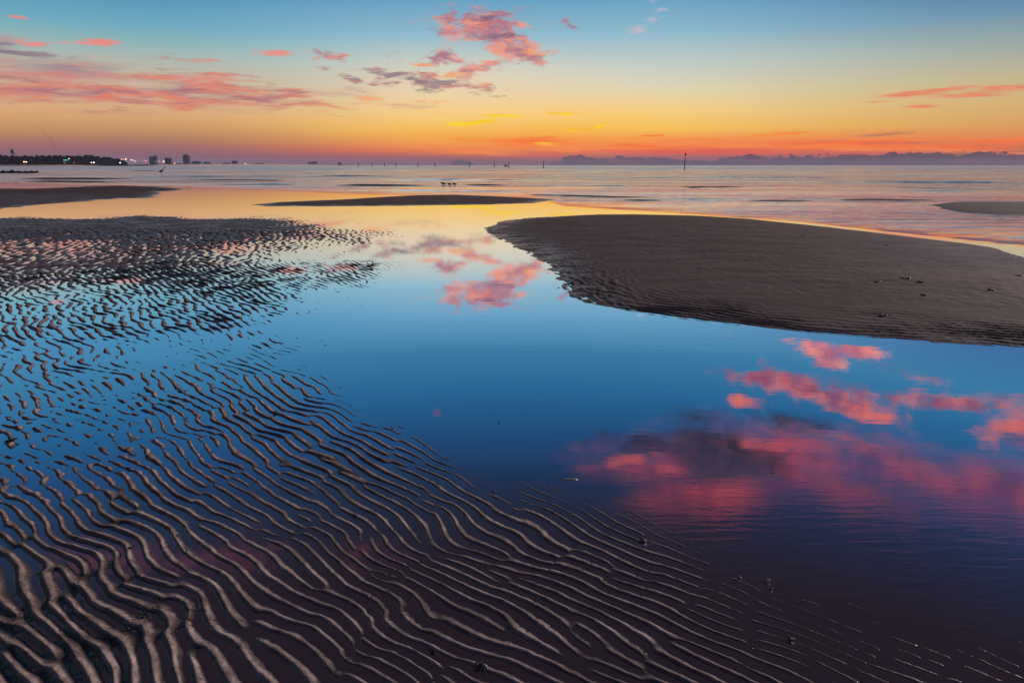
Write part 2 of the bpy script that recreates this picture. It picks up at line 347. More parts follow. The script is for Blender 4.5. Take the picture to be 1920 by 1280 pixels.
# control points: (px, py, q); q = how far the mean sand lies above (+) or below (-) the water, in ripple amplitudes
CPQ = [(-300,1300,1.3),(0,1280,1.2),(0,1150,.9),(150,1230,.9),(300,1250,.6),(450,1200,.15),(600,1250,.0),(900,1250,-.05),(1200,1250,-.15),(1400,1230,-.35),(1500,1250,-.5),(1700,1250,-.85),
 (1900,1270,-.85),(1900,1180,-1.25),(1600,1170,-.85),(1560,1230,-.7),(1400,1120,-.45),(1250,1080,-.35),(1200,1150,-.2),(1000,1120,-.05),(800,1120,0),(600,1120,.05),(400,1100,.15),(200,1100,.5),
 (1700,1100,-1.4),(1500,1060,-1.35),(1400,1000,-1.4),(1800,1050,-1.5),(1300,940,-1.4),(1340,1050,-.85),(1240,970,-.9),(1150,980,-.6),(1050,900,-.9),(1150,880,-1.4),(1000,880,-1.0),(950,900,-.75),(1900,900,-1.6),(1600,900,-1.6),
 (700,1020,-.15),(550,1000,-.25),(500,930,-.3),(380,990,-.35),(300,1010,-.1),(120,1000,.5),(0,1000,.5),(60,920,.2),(180,880,.1),(280,880,.4),(100,850,-.7),(180,820,-.95),(60,840,-.8),(300,800,-.55),(380,810,-.3),(440,770,.25),(520,740,.2),
 (600,730,-.1),(660,740,-.7),(600,800,-.2),(700,860,.35),(620,880,.2),(780,880,.45),(840,890,.1),(900,960,-.1),(970,985,.1),(850,960,-.3),(780,950,-.3),(520,860,-.15),(720,790,-.45),(800,800,-.6),(860,830,-.9),(880,860,-1.0),(900,800,-1.4),(960,840,-1.4),(750,740,-1.3),
 (50,780,-.4),(30,815,.3),(150,770,-.55),(100,720,-.5),(220,735,-.4),(330,722,.0),(380,725,.1),(300,680,-.7),(450,690,-.25),(520,690,-.6),(580,665,-1.0),(700,700,-1.3),(150,690,-.1),(60,690,-.2),(250,662,-.75),(100,655,-.7),(400,655,-.8),
 (60,620,-.2),(200,610,-.15),(300,600,-.1),(420,600,-.3),(500,600,-.65),(560,610,-.95),(640,620,-1.3),(60,580,.0),(200,578,.1),(330,575,.1),(440,575,-.1),(520,575,-.5),(600,570,-1.1),(100,553,-.55),(250,553,-.5),(400,550,-.2),(540,548,-.6),(620,545,-1.2),
 (50,520,.2),(200,515,.25),(350,518,.3),(470,520,.15),(560,512,.1),(620,510,.0),(655,512,-.4),(690,518,-1.0),(760,520,-1.5),(30,500,-.1),(120,497,-.2),(300,496,.1),(400,494,.05),(440,490,-.5),(500,488,-1.3),(600,488,-1.5),(60,484,.2),(180,482,.15),(330,480,.3),(400,478,.1),(450,475,-.8),(540,470,-1.2),(620,468,-1.5),
 (40,464,-.6),(140,463,-.4),(250,466,.1),(380,463,.3),(470,463,.0),(540,456,.1),(610,450,.1),(670,443,-.2),(710,442,-1.1),(620,460,-1.2),(60,446,.4),(250,445,.5),(450,440,.5),(570,436,.3),(640,428,-.1),(690,428,-1.2),(0,425,1.3),(200,422,1.4),(400,420,1.2),(520,420,.6),(600,418,.1),(660,415,-1.3),
 (0,409,1.0),(250,409,1.1),(450,410,.7),(560,410,.1),(620,407,-1.2),(-300,402,-1.8),(0,402,-1.6),(200,402,-1.6),(400,403,-1.6),(560,402,-1.8),(-400,440,.4),(-400,600,-.1),(-400,800,-.2),(-400,1000,.6),
 (800,450,-2),(800,550,-2),(1000,600,-2.2),(1000,700,-2.2),(1400,700,-2.3),(1800,740,-2.3),(2300,800,-2.3),(2300,1100,-1.6),(2200,1300,-.8),(800,650,-2),(1200,800,-2),(400,390,-3),(0,390,-3),(800,390,-3.),(1400,390,-3),(2000,390,-3),(1400,360,-3.5),(400,360,-3.5),(960,330,-4),(0,330,-4),(1900,330,-4)]
def vmap(py): return np.log(np.maximum(py - 325, 1)) / .085
def macro(PXs, PYs):
    u = PXs / 55; v = vmap(PYs); num = np.zeros_like(u); den = np.zeros_like(u)
    for x_, y_, q_ in CPQ:
        d2 = (u - x_ / 55) ** 2 + (v - vmap(np.array(float(y_)))) ** 2
        w = np.exp(-d2 * .5) + 1e-3 / (1 + d2) ** 2
        num += w * q_; den += w
    return num / den
ri = np.unique(np.append(np.arange(0, NR, 6), NR - 1)); ci = np.unique(np.append(np.arange(0, NC, 6), NC - 1))
Q0 = macro(PX[np.ix_(ri, ci)], PY[np.ix_(ri, ci)])
tmp = np.stack([np.interp(np.arange(NC), ci, row) for row in Q0])
Q = np.empty((NR, NC), np.float32)
ks = np.interp(np.arange(NR), ri, np.arange(len(ri))); k0 = np.floor(ks).astype(int); k1 = np.minimum(k0 + 1, len(ri) - 1); kf = (ks - k0)[:, None]
Q[:] = tmp[k0] * (1 - kf) + tmp[k1] * kf

# ripple crest directions read along the ridges
SEG = [((761,1032),(862,1137)),((862,1137),(1069,1250)),((161,1145),(176,1231)),((187,1130),(225,1231)),((300,1156),(319,1220)),((319,1220),(364,1280)),((375,1025),(427,1055)),((274,931),(330,987)),((112,942),(124,1032)),
 ((352,875),(397,924)),((397,924),(450,939)),((562,969),(615,1044)),((615,1044),(712,1115)),((919,1006),(1035,1044)),((1035,1044),(1320,1167)),((1170,1040),(1312,1104)),((1500,1141),(1642,1197)),((1350,1122),(1474,1190)),((1845,1227),(1920,1254)),
 ((562,721),(607,759)),((484,811),(562,841)),((281,770),(334,815)),((667,824),(754,852)),((652,770),(712,792)),((195,590),(206,620)),((100,640),(106,665)),((375,605),(409,620)),((300,640),(326,655)),((40,760),(48,790)),((100,860),(112,890)),
 ((30,1000),(50,1040)),((480,1080),(520,1130)),((1000,1200),(1130,1270)),((850,880),(920,915)),((40,520),(50,532)),((500,560),(530,568))]
SP_ = []
for a_, b_ in SEG:
    ga = np.array(gnd(*a_)); gb = np.array(gnd(*b_)); d = gb - ga; d /= np.linalg.norm(d)
    n = np.array([-d[1], d[0]])
    if n[0] < 0: n = -n
    mid = (ga + gb) / 2; SP_.append((*mid, *n))
SP_ = np.array(SP_)
def lam(r): return .053 + .0115 * np.clip(r - 2.2, 0, 4.6)
# dense normals by kernel smoothing, then least squares for a phase polynomial
gx, gy = [], []
for px in range(-100, 2021, 80):
    for py in range(500, 1281, 40):
        a, b = gnd(px, py); gx.append(a); gy.append(b)
gx = np.array(gx); gy = np.array(gy); gr = np.hypot(gx, gy)
lx, ly = np.arctan2(gx, gy), np.log(gr); sx_, sy_ = np.arctan2(SP_[:, 0], SP_[:, 1]), np.log(np.hypot(SP_[:, 0], SP_[:, 1]))
wgt = np.exp(-(((lx[:, None] - sx_) / .22) ** 2 + ((ly[:, None] - sy_) / .22) ** 2)) + 1e-4
nx = (wgt * SP_[:, 2]).sum(1); ny = (wgt * SP_[:, 3]).sum(1); nn = np.hypot(nx, ny); nx /= nn; ny /= nn
kk = 1 / lam(gr)
DEG = 5; S0 = 6.0
terms = [(i, j) for i in range(DEG + 1) for j in range(DEG + 1 - i) if i + j > 0]
def basis(x, y):
    return x / S0, np.log(np.maximum(np.hypot(x, y), .5))
# phase = polynomial in (x / r, ln r) * 1 ; derivatives by finite differences
def phi_terms(x, y):
    r = np.maximum(np.hypot(x, y), .5); a = np.arctan2(x, y); l_ = np.log(r) - 1.2
    return a, l_
def design(x, y):
    a, l_ = phi_terms(x, y)
    return np.stack([a ** i * l_ ** j for i, j in terms], -1)
h = 1e-3
Dx = (design(gx + h, gy) - design(gx - h, gy)) / (2 * h); Dy = (design(gx, gy + h) - design(gx, gy - h)) / (2 * h)
wl = (lam(gr))[:, None]
A_ = np.concatenate([Dx * wl, Dy * wl, 1e-3 * np.eye(len(terms))]); B_ = np.concatenate([nx, ny, np.zeros(len(terms))])
coef = np.linalg.lstsq(A_, B_, rcond=None)[0]
def phase0(x, y):
    a, l_ = phi_terms(x, y); a = np.clip(a, -.95, .95); l_ = np.clip(l_, -.8, 1.5)
    s = 0
    for (i, j), c_ in zip(terms, coef): s = s + c_ * a ** i * l_ ** j
    return s

def ripples(X, Y, PX, PY):
    r = np.hypot(X, Y)
    wx = X + .05 * pn(X / .42, Y / .42, 3) + .10 * pn(X / 1.3, Y / 1.3, 5); wy = Y + .05 * pn(X / .42, Y / .42, 4) + .10 * pn(X / 1.3, Y / 1.3, 6)
    near = phase0(wx, wy) * 2 * np.pi
    farp = (wx * .93 + wy * .25) / .15 * 2 * np.pi
    re = 0; im = 0; rg = np.random.default_rng(5)
    N = 26
    for k in range(N):
        sc = rg.uniform(0, 1) ** .5 * 22.0
        th = rg.uniform(0, 2 * np.pi); kx, ky = sc * math.cos(th), sc * math.sin(th); ph = rg.uniform(0, 2 * np.pi)
        if k == 0: kx = ky = 0
        am = 2.6 if k == 0 else 1
        f = np.sqrt(.088 / lam(np.minimum(r, 9.)))
        ang = kx * X + ky * Y + ph
        re = re + am * np.cos(ang); im = im + am * np.sin(ang)
    mag = np.hypot(re, im) / math.sqrt(N); arg = np.arctan2(im, re)
    bl = sstep(11, 14, r)
    th = np.where(r < 12.5, near, farp) + arg
    th = th - .55 * np.sin(th - .9)
    prof = ((1 + np.cos(th)) * .5) ** 1.95 * 2 - 1
    th2 = 1.8 * near + 1.3 * arg + 2.0 * pn(X / .5, Y / .5, 61); prof = prof + .13 * np.cos(th2) * sstep(-.1, .35, pn(X / .6, Y / .6, 62)) * (r < 12)
    amp = np.clip(mag * 1.35, 0, 1) ** .8
    return prof * amp, amp
sel = (rows > 1.2) & (rows < 75); s0, s1 = np.where(sel)[0][[0, -1]]
Z = np.zeros((NR, NC), np.float32)
Xs, Ys, PXs, PYs, Qs, Rs = X[s0:s1], Y[s0:s1], PX[s0:s1], PY[s0:s1], Q[s0:s1], RR[s0:s1]
rip, amp_ = ripples(Xs, Ys, PXs, PYs)
# chopped-up crests toward the far left flats
chop = sstep(5.0, 7.0, Rs) * sstep(900, 500, PXs) * (1 - .5 * sstep(13, 17, Rs)) + 1.25 * sstep(560, 250, PXs) * sstep(3.2, 4.3, Rs) * (1 - sstep(5.0, 7.0, Rs))
cut = fbm(Xs / .17, Ys / .34, 2, 21)
cut2 = pn(Xs / .9, Ys / 2.2, 31); cut3 = pn(Xs / .35 , Ys / .5, 33)
cutf = fbm(Xs / .07, Ys / .11, 2, 23)
rip = rip + chop * (.75 * np.where(Rs > 5.5, cut, 1.15 * cutf) + .25 * cut3)
rip = rip + .20 * cut3 * (1 - chop) + .17 * fbm(Xs / .045, Ys / .045, 2, 41) + .10 * pn(Xs / .014, Ys / .014, 43) * (Rs < 6)
gully = np.exp(-(pn(Xs / .10, Ys / .10, 47) / .045) ** 2) * sstep(.0, .5, pn(Xs / .3, Ys / .3, 48)) * (Rs < 9)
rip = rip - .5 * gully
AMP = (.0072 + .0058 * sstep(2.5, 8, Rs) + .004 * sstep(9, 20, Rs)) * (1 - .25 * sstep(8, 12, Rs))
Qs = Qs + .28 * sstep(420, 445, PYs) * sstep(570, 520, PYs) * (PXs < 700) * (Qs > -.9)
Qs = np.where(Qs < -.25, Qs - .38 * sstep(-.25, -.6, Qs) * sstep(1000, 900, PYs) * sstep(560, 620, PYs), Qs + .25 * sstep(.05, .3, Qs) * sstep(1000, 900, PYs))
qn = Qs + .16 * cut2 + (.22 + .25 * sstep(4, 7, Rs)) * pn(Xs / .8, Ys / 1.2, 37)
# faded relief under deeper water
fade = 1 - .25 * sstep(-1.2, -1.9, qn)
farflat = 1 - .68 * sstep(436, 424, PYs)
z = AMP * (qn + rip * fade * farflat)
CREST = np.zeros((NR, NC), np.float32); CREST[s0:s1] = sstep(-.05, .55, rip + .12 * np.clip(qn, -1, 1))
Z[:] = .012 * Q
Z[s0:s1] = z
Z[Q < -3] = np.minimum(Z[Q < -3], -.035)

def poly_sdf(x, y, poly):
    d = np.full(x.shape, 1e9); inside = np.zeros(x.shape, bool); n = len(poly)
    for i in range(n):
        ax, ay = poly[i]; bx, by = poly[(i + 1) % n]
        ex, ey = bx - ax, by - ay; wx, wy = x - ax, y - ay
        tt = np.clip((wx * ex + wy * ey) / (ex * ex + ey * ey + 1e-12), 0, 1)
        d = np.minimum(d, (wx - ex * tt) ** 2 + (wy - ey * tt) ** 2)
        c1 = (ay <= y) & (by > y) | (ay > y) & (by <= y)
        xi = ax + (y - ay) / (ey if abs(ey) > 1e-12 else 1e-12) * ex
        inside ^= c1 & (x < xi)
    return np.where(inside, np.sqrt(d), -np.sqrt(d))
BIG = [(903,431),(935,416),(985,409),(1050,405),(1120,402),(1200,402),(1300,404),(1400,410),(1500,420),(1600,431),(1700,443),(1800,455),(1860,464),(1900,478),(1960,492),(2100,515),(2500,560),(2600,640),(2400,690),(2100,668),
       (1920,652),(1750,641),(1600,629),(1400,611),(1250,593),(1150,578),(1085,562),(1052,542),(1036,518),(1022,492),(1000,476),(955,456),(925,442)]
BARS = [  # outline in pixels, crest height, run-up width, seed
 (BIG, .10, 1.6, 1),
 ([(468,384),(520,379),(640,374),(720,369),(780,366),(850,365),(930,368),(1000,371),(1042,374),(1000,381),(900,384),(760,386),(600,387),(500,387)], .06, 1.6, 2),
 ([(-300,352),(-50,353),(60,354),(160,350),(230,348),(290,350),(350,355),(300,360),(290,371),(230,372),(150,378),(70,384),(0,392),(-300,400)], .07, 2.0, 3),
 ([(1750,384),(1790,379),(1860,379),(2000,378),(2300,380),(2300,404),(2000,403),(1860,402),(1800,398),(1765,391)], .09, 1.0, 4),
 ([(624,348),(660,346),(720,346),(780,347),(815,348),(760,349.5),(690,350)], .10, 1.2, 5),
 ([(28,335.5),(80,334.5),(180,334.5),(265,335.5),(180,337),(80,337)], .16, 1.5, 6),
 ([(40,340.5),(110,339.5),(200,341),(230,343),(150,342.5),(90,342)], .12, 1.2, 7),
 ([(870,346.5),(910,345.5),(960,347.5),(930,348.7),(890,348.5)], .09, 1.0, 8),
 ([(1270,351),(1320,349.8),(1345,351.2),(1300,352.6)], .09, 1.0, 9),
 ([(1560,373.5),(1640,372.5),(1700,374),(1760,375.5),(1700,376.6),(1610,376)], .06, .7, 10),
 ([(1290,350.8),(1360,350.2),(1400,351.0),(1350,352)], .09, 1.0, 11),
 ([(985,364.5),(1080,365.5),(1250,371),(1240,372.6),(1120,369.5),(1000,366.5)], .05, .8, 13),
 ([(1160,374.8),(1200,373.8),(1250,375.6),(1200,377)], .05, .7, 14),
 ([(1400,375.5),(1470,375),(1545,377),(1500,378.6),(1430,377.4)], .05, .7, 15),
 ([(330,336),(420,337.2),(540,338.2),(520,339.3),(400,338.6)], .10, 1.4, 16),
 ([(590,329.6),(680,329.2),(715,330),(650,330.6)], .12, 1.8, 17),
 ([(240,320.2),(290,319.8),(300,320.6),(260,320.9)], .12, 4.0, 12),
]
Z0 = Z.copy()
BS = np.full((NR, NC), -50., np.float32)      # distance inside the big bars, for the ripples and the wetness
for poly, hm, wd, sd_ in BARS:
    g = [gnd(*p) for p in poly]; ga = np.array(g)
    rmin = np.hypot(ga[:, 0], ga[:, 1]).min() - 4; rmax = np.hypot(ga[:, 0], ga[:, 1]).max() + 4
    azs = np.arctan2(ga[:, 0], ga[:, 1])
    i0, i1 = np.searchsorted(rows, [max(rmin, .3), rmax]); j0, j1 = np.searchsorted(cols, [azs.min() - .25, azs.max() + .25])
    x, y = X[i0:i1, j0:j1], Y[i0:i1, j0:j1]
    if x.size == 0: continue
    jag = .10 * pn(x / .5, y / .8, 50 + sd_) + .12 * pn(x / 2.2, y / 3.0, 60 + sd_)
    s = poly_sdf(x, y, g)
    if sd_ == 1:
        pxx = PX[i0:i1, j0:j1]; lft = sstep(1250, 1000, pxx)
        s = s + jag * (.25 + .7 * lft) + lft * .09 * fbm(x / .10, y / .22, 2, 71)
    elif sd_ == 3: s = s + 1.2 * jag + .5 * fbm(x / .5, y / 1.5, 3, 72)
    else: s = s + jag
    hgt = np.where(s > 0, hm * (1 - np.exp(-np.maximum(s, 0) / wd)), s * .05)
    if sd_ == 1:
        lr = .15 + .01 * pn(x / 1.3, y / 1.3, 80)
        thb = (s + .16 * pn(x / 1.1, y / 1.1, 81) + .05 * pn(x / .3, y / .3, 82)) / .12 * 2 * np.pi
        frontside = sstep(450, 540, PY[i0:i1, j0:j1])
        zone = sstep(1.3, .35, s + .5 * pn(x / .9, y / .6, 85)) * (.15 + .85 * frontside)
        pr = (((1 + np.cos(thb)) * .5) ** 1.3 * 2 - 1) * .0062 * (1 - .7 * lft)
        crossr = (rip_b := fbm(x / .085, y / .30, 2, 83)) * .010
        hgt = hgt + zone * (pr * (.7 + .5 * pn(x / .6, y / .4, 84)) + crossr * (.25 + 1.3 * lft)) * sstep(-.1, .12, s)
        # low undulations, scattered pocks and old drag marks on the bar top
        hgt = hgt + sstep(.3, 2.5, s) * (.013 * fbm(x / 1.9, y / 1.1, 3, 90) + .0034 * fbm(x / .14, y / .2, 3, 91) + .0035 * np.minimum(fbm(x / .9, y / .16, 2, 92), .1) + .004 * np.minimum(pn(x / .35, y / .22, 93) + .25, 0))
        # the back edge runs out thin and wet
    hgt = np.minimum(hgt, hm)
    Z[i0:i1, j0:j1] = np.maximum(Z[i0:i1, j0:j1], hgt)
    BS[i0:i1, j0:j1] = np.maximum(BS[i0:i1, j0:j1], s)
Z = np.where(RR > 400, -.6, Z); Z = np.maximum(Z, -.6)

def grid_mesh(name, X, Y, Z, mat, attrs=None):
    nr, nc = X.shape
    V = np.stack([X, Y, Z], -1).reshape(-1, 3).astype(np.float32)
    i = np.arange((nr - 1) * nc).reshape(nr - 1, nc); a = i; b = np.roll(i, -1, 1)
    F = np.stack([a, b, b + nc, a + nc], -1).reshape(-1, 4)
    # close the hole under the tripod with one ngon
    me = bpy.data.meshes.new(name); me.vertices.add(len(V)); me.vertices.foreach_set('co', V.ravel())
    nf = len(F); cap = np.arange(nc)[::-1]
    me.loops.add(nf * 4 + nc); me.loops.foreach_set('vertex_index', np.concatenate([F[:, ::-1].ravel(), cap[::-1]]).astype(np.int32))
    me.polygons.add(nf + 1)
    me.polygons.foreach_set('loop_start', np.concatenate([np.arange(nf) * 4, [nf * 4]]).astype(np.int32))
    me.polygons.foreach_set('use_smooth', np.ones(nf + 1, bool))
    for k, v in (attrs or {}).items():
        at = me.attributes.new(k, 'FLOAT', 'POINT'); at.data.foreach_set('value', v.astype(np.float32).ravel())
    me.materials.append(mat); me.update(calc_edges=True)
    o = bpy.data.objects.new(name, me); COL.objects.link(o); return o

# sand material
m_sand, t, p = material('wet_sand')
geo = t.new('ShaderNodeNewGeometry'); sx = t.new('ShaderNodeSeparateXYZ'); t.put(sx.inputs[0], geo.outputs['Position'])
pos = geo.outputs['Position']
n1 = t.noise(t.mapping(pos, scale=(1, 1, 4)), 1.3, 6, .6); n2 = t.noise(pos, 14, 5, .6); n3 = t.noise(pos, 240, 3, .6)
dry_lit = t.mix(t.mr(n1, .3, .7), (.30, .22, .205, 1), (.44, .35, .325, 1))  # light crest tone: drier sand plus the crest highlight put into the colour
dry_lit = t.mix(t.mr(n2, .35, .75), dry_lit, (.11, .083, .077, 1))
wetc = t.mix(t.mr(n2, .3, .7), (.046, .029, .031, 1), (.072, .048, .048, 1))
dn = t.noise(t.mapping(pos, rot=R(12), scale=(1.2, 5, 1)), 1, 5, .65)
dry_lit = t.mix(t.mr(dn, .42, .68, 0, .8), dry_lit, (.085, .06, .062, 1))
dat = t.new('ShaderNodeAttribute', attribute_name='damp_shade')
damp_shade = t.math('MULTIPLY', dat.outputs['Fac'], t.mr(t.noise(t.mapping(pos, rot=R(12), scale=(1, 3.2, 1)), 1.4, 5, .65), .36, .58))
mo = t.new('ShaderNodeAttribute', attribute_name='moist_shade')
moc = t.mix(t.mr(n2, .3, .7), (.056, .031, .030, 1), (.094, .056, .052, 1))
dry_lit = t.mix(t.math('MULTIPLY', mo.outputs['Fac'], t.mr(n1, .25, .6, .7, 1)), dry_lit, moc)
wet = t.math('MAXIMUM', t.mr(sx.outputs[2], .0, .0048, 1, 0), damp_shade)  # waterline wetness joined with the flank mask, which also carries painted shade
colr = t.mix(wet, dry_lit, wetc)
grain = t.mr(n3, .3, .7, .8, 1.15)
colr = t.mix(1.0, colr, t.mix(grain, (0, 0, 0, 1), (1, 1, 1, 1)), 'MULTIPLY')
spk = t.new('ShaderNodeTexVoronoi'); t.put(spk.inputs['Vector'], pos); spk.inputs['Scale'].default_value = 2.2
sp = t.math('MULTIPLY', t.mr(spk.outputs['Distance'], .045, .03), t.mr(t.noise(pos, .7, 2), .5, .6))
colr = t.mix(sp, colr, (.03, .025, .025, 1))
t.put(p.inputs['Base Color'], colr)
rgh = t.mix(t.mr(n1, .35, .65), (.70, .70, .70, 1), (.85, .85, .85, 1))
t.put(p.inputs['Roughness'], t.mix(wet, rgh, (.20, .20, .20, 1)))
t.put(p.inputs['Specular IOR Level'], t.math('MULTIPLY_ADD', wet, .5, .12))
bp = t.new('ShaderNodeBump'); bp.inputs['Strength'].default_value = .8; bp.inputs['Distance'].default_value = .004
hh = t.math('ADD', t.math('MULTIPLY', n3, .5), t.math('MULTIPLY', t.noise(t.mapping(pos, scale=(1, 1, 1)), 55, 4, .6), 1.2))
t.put(bp.inputs['Height'], hh); t.put(p.inputs['Normal'], bp.outputs[0])

damp_shade = np.maximum(sstep(1.5, .1, BS) * sstep(1300, 1000, PX) * (BS > -5), 0)
damp_shade = np.maximum(damp_shade, sstep(1500, 1800, PX) * sstep(545, 470, PY) * (PY > 412) * (BS > 0) * .9)
damp_shade = np.maximum(damp_shade, sstep(.5, .0, BS) * (BS > -5) * .6)
damp_shade = np.maximum(damp_shade, sstep(362, 370, PY) * sstep(395, 380, PY) * sstep(420, 280, PX) * .55)
ripz = (BS < -5) | (Z0 >= Z - 1e-6)
moist_shade = np.where(ripz, np.maximum(1 - CREST, .8 * sstep(640, 540, PY)), .80 + .15 * (RR > 40))  # flanks darker than crests: moisture, with their shade put into the colour too
damp_shade = np.where(ripz, np.maximum((1 - CREST) * .85, sstep(600, 520, PY) * .75), damp_shade)
ground = grid_mesh('ground', X, Y, Z, m_sand, {'damp_shade': damp_shade, 'moist_shade': moist_shade}); tag(ground, kind='structure')
def zat(x, y):
    return max(0., float(ZG[min(np.searchsorted(rows, math.hypot(x, y)), NR - 1), min(np.searchsorted(cols, math.atan2(x, y)), NC - 1)]))
ZG = Z.copy()
del X, Y, Z, RR, AA, PX, PY, Q

# ------------------------------------------------------------------ water
m_wat, t, p = material('water'); t.n.remove(p); out = t.n['Material Output']
geo = t.new('ShaderNodeNewGeometry'); pos = geo.outputs['Position']
at = t.new('ShaderNodeAttribute', attribute_name='wave'); wv = at.outputs['Fac']
far_ = t.new('ShaderNodeAttribute', attribute_name='farness')
# sea: long low swell fronts, smaller chop across them
patch = t.mr(t.noise(t.mapping(pos, rot=R(2), scale=(.018, .11, 1)), 1, 7, .72, .3), .36, .62, .30, 1.15)
wv0 = wv; wv = t.math('MULTIPLY', wv, patch)
s1 = t.noise(t.mapping(pos, rot=R(4), scale=(.05, .42, 1)), 1, 3, .55, .6)
s2 = t.noise(t.mapping(pos, rot=R(-6), scale=(.35, 1.6, 1)), 1, 4, .6, .4)
s3 = t.noise(t.mapping(pos, scale=(2.2, 7, 1)), 1, 3, .6)
s0 = t.noise(t.mapping(pos, rot=R(3), scale=(.022, .13, 1)), 1, 2, .5, .8)
hs = t.math('ADD', t.math('MULTIPLY', s0, .25), t.math('MULTIPLY', s1, .15))
hs = t.math('ADD', t.math('ADD', hs, t.math('MULTIPLY', s2, .06)), t.math('MULTIPLY', s3, .018))
hp = t.math('MULTIPLY', t.noise(t.mapping(pos, rot=R(25), scale=(3, 9, 1)), 1, 2, .5), .00025)
at3 = t.new('ShaderNodeAttribute', attribute_name='breeze')
h3 = t.noise(t.mapping(pos, rot=R(28), scale=(5, 26, 1)), 1, 4, .65, .5)
hgt = t.math('ADD', t.math('ADD', t.math('MULTIPLY', hs, wv), hp), t.math('MULTIPLY', t.math('MULTIPLY', h3, at3.outputs['Fac']), .00062))
bp = t.new('ShaderNodeBump'); bp.inputs['Strength'].default_value = 1; bp.inputs['Distance'].default_value = 1
t.put(bp.inputs['Height'], hgt)
fr = t.new('ShaderNodeFresnel'); fr.inputs['IOR'].default_value = 1.34
fac = t.math('MULTIPLY', t.math('POWER', fr.outputs[0], .55), 1.30, clamp=True)
gl = t.new('ShaderNodeBsdfGlossy', distribution='MULTI_GGX'); gl.inputs['Color'].default_value = (.96, .97, 1, 1)
t.put(gl.inputs['Roughness'], t.math('MULTIPLY_ADD', t.math('MULTIPLY', wv, t.mr(far_.outputs['Fac'], 0, 1, .16, .32)), 1.0, .012)); t.put(gl.inputs['Normal'], bp.outputs[0])
tr = t.new('ShaderNodeBsdfTransparent'); tr.inputs['Color'].default_value = (.72, .66, .68, 1)
mx = t.new('ShaderNodeMixShader'); t.put(mx.inputs[0], fac); t.put(mx.inputs[1], tr.outputs[0]); t.put(mx.inputs[2], gl.outputs[0])
t.put(out.inputs['Surface'], mx.outputs[0])
wr = [.3] + list(np.arange(1.6, 18, .4)) + list(np.arange(18, 70, .16)) + list(np.arange(70, 130, .35)) + list(np.arange(130, 330, .9)); v_ = 330.
while v_ < 12000: wr.append(v_); v_ *= 1.04
wr.append(12000.)
wc = np.concatenate([-side[::2][::-1], np.linspace(-R(42), R(42), 420), side[::2]])
WR, WA = np.meshgrid(np.array(wr), wc, indexing='ij'); WX = WR * np.sin(WA); WY = WR * np.cos(WA)
wpx, wpy = to_px(WX, WY); wpx = np.clip(wpx, -900, 2900)
# open sea edge: everything beyond this line of the picture has waves
line = np.interp(wpx, [-400, 0, 300, 500, 700, 1000, 1060, 1250, 1500, 1700, 1920, 2400], [345, 346, 352, 358, 366, 372, 388, 400, 418, 440, 462, 500])
wave = np.where(WY > 2, sstep(0, 14, line - wpy), 0) * (.45 + .55 * sstep(20, 90, WR))
wave *= .85 + .3 * pn(WX / 14, WY / 30, 7)
wave = np.clip(wave, 0, 1)
swell = .036 * pn(WX / 5.5 + .35 * pn(WX / 9, WY / 9, 8), WY / 1.25, 101) + .019 * pn(WX / 1.9, WY / .62, 102) + .036 * pn(WX / 16, WY / 3.6, 103)
swell += sstep(90, 200, WR) * (.12 * pn(WX / 22, WY / 7.5, 104) + .06 * pn(WX / 8, WY / 3.2, 105))
for lx0, lx1, ly0, bow, amp in [(-9, 2, 46, 1.5, .07), (5, 17, 36, -.8, .06), (12, 30, 45, 1.2, .08), (-40, -14, 60, 2, .10), (2, 20, 58, -1.5, .09), (20, 46, 66, 2, .11), (-14, 8, 78, 2.5, .12), (10, 50, 92, 3, .14), (-60, -10, 100, 3, .14), (26, 40, 40, 1, .06), (16, 27, 31.5, .6, .045)]:
    u_ = (WX - lx0) / (lx1 - lx0); yc = ly0 + bow * np.sin(u_ * 3.1) + .5 * pn(WX / 5, WY * 0 + ly0, 140); wd_ = ly0 / 62.
    swell += amp * np.clip(u_ * (1 - u_) * 6, 0, 1) * np.exp(-((WY - yc) / wd_) ** 2) * ((u_ > 0) & (u_ < 1))
calm_ = .35 + .95 * sstep(-.35, .35, pn(WX / 30, WY / 11, 106) + .4 * pn(WX / 9, WY / 4, 107))
WZ = np.where((WR > 17) & (WR < 330), swell * wave * calm_, 0) * sstep(330, 270, WR)
WZ = np.clip(WZ, -.05, .14)
breeze = np.where(WY > .5, sstep(1000, 1450, wpx + .9 * (wpy - 850)) * sstep(820, 1050, wpy), 0) + .02
water = grid_mesh('water', WX, WY, WZ, m_wat, {'wave': wave, 'breeze': breeze, 'farness': sstep(150, 420, WR)}); tag(water, kind='structure')

# ------------------------------------------------------------------ far shore
m_wood = plain('dark_foliage', (.003, .008, .014), 1.0, .3, .05)
m_beach = plain('shore_sand', (.22, .15, .12), .9, .2, .02)
m_bld = plain('concrete', (.055, .070, .10), .8, .12, .05)
m_glass = plain('window_glass', (.05, .06, .08), .2, .2, .1)
m_dark = plain('tarred_timber', (.02, .018, .018), .7, .3, 2)
m_rock = plain('wet_rock', (.018, .016, .018), .6, .4, 3)
m_metal = plain('painted_steel', (.10, .12, .15), .5, .2, 1)

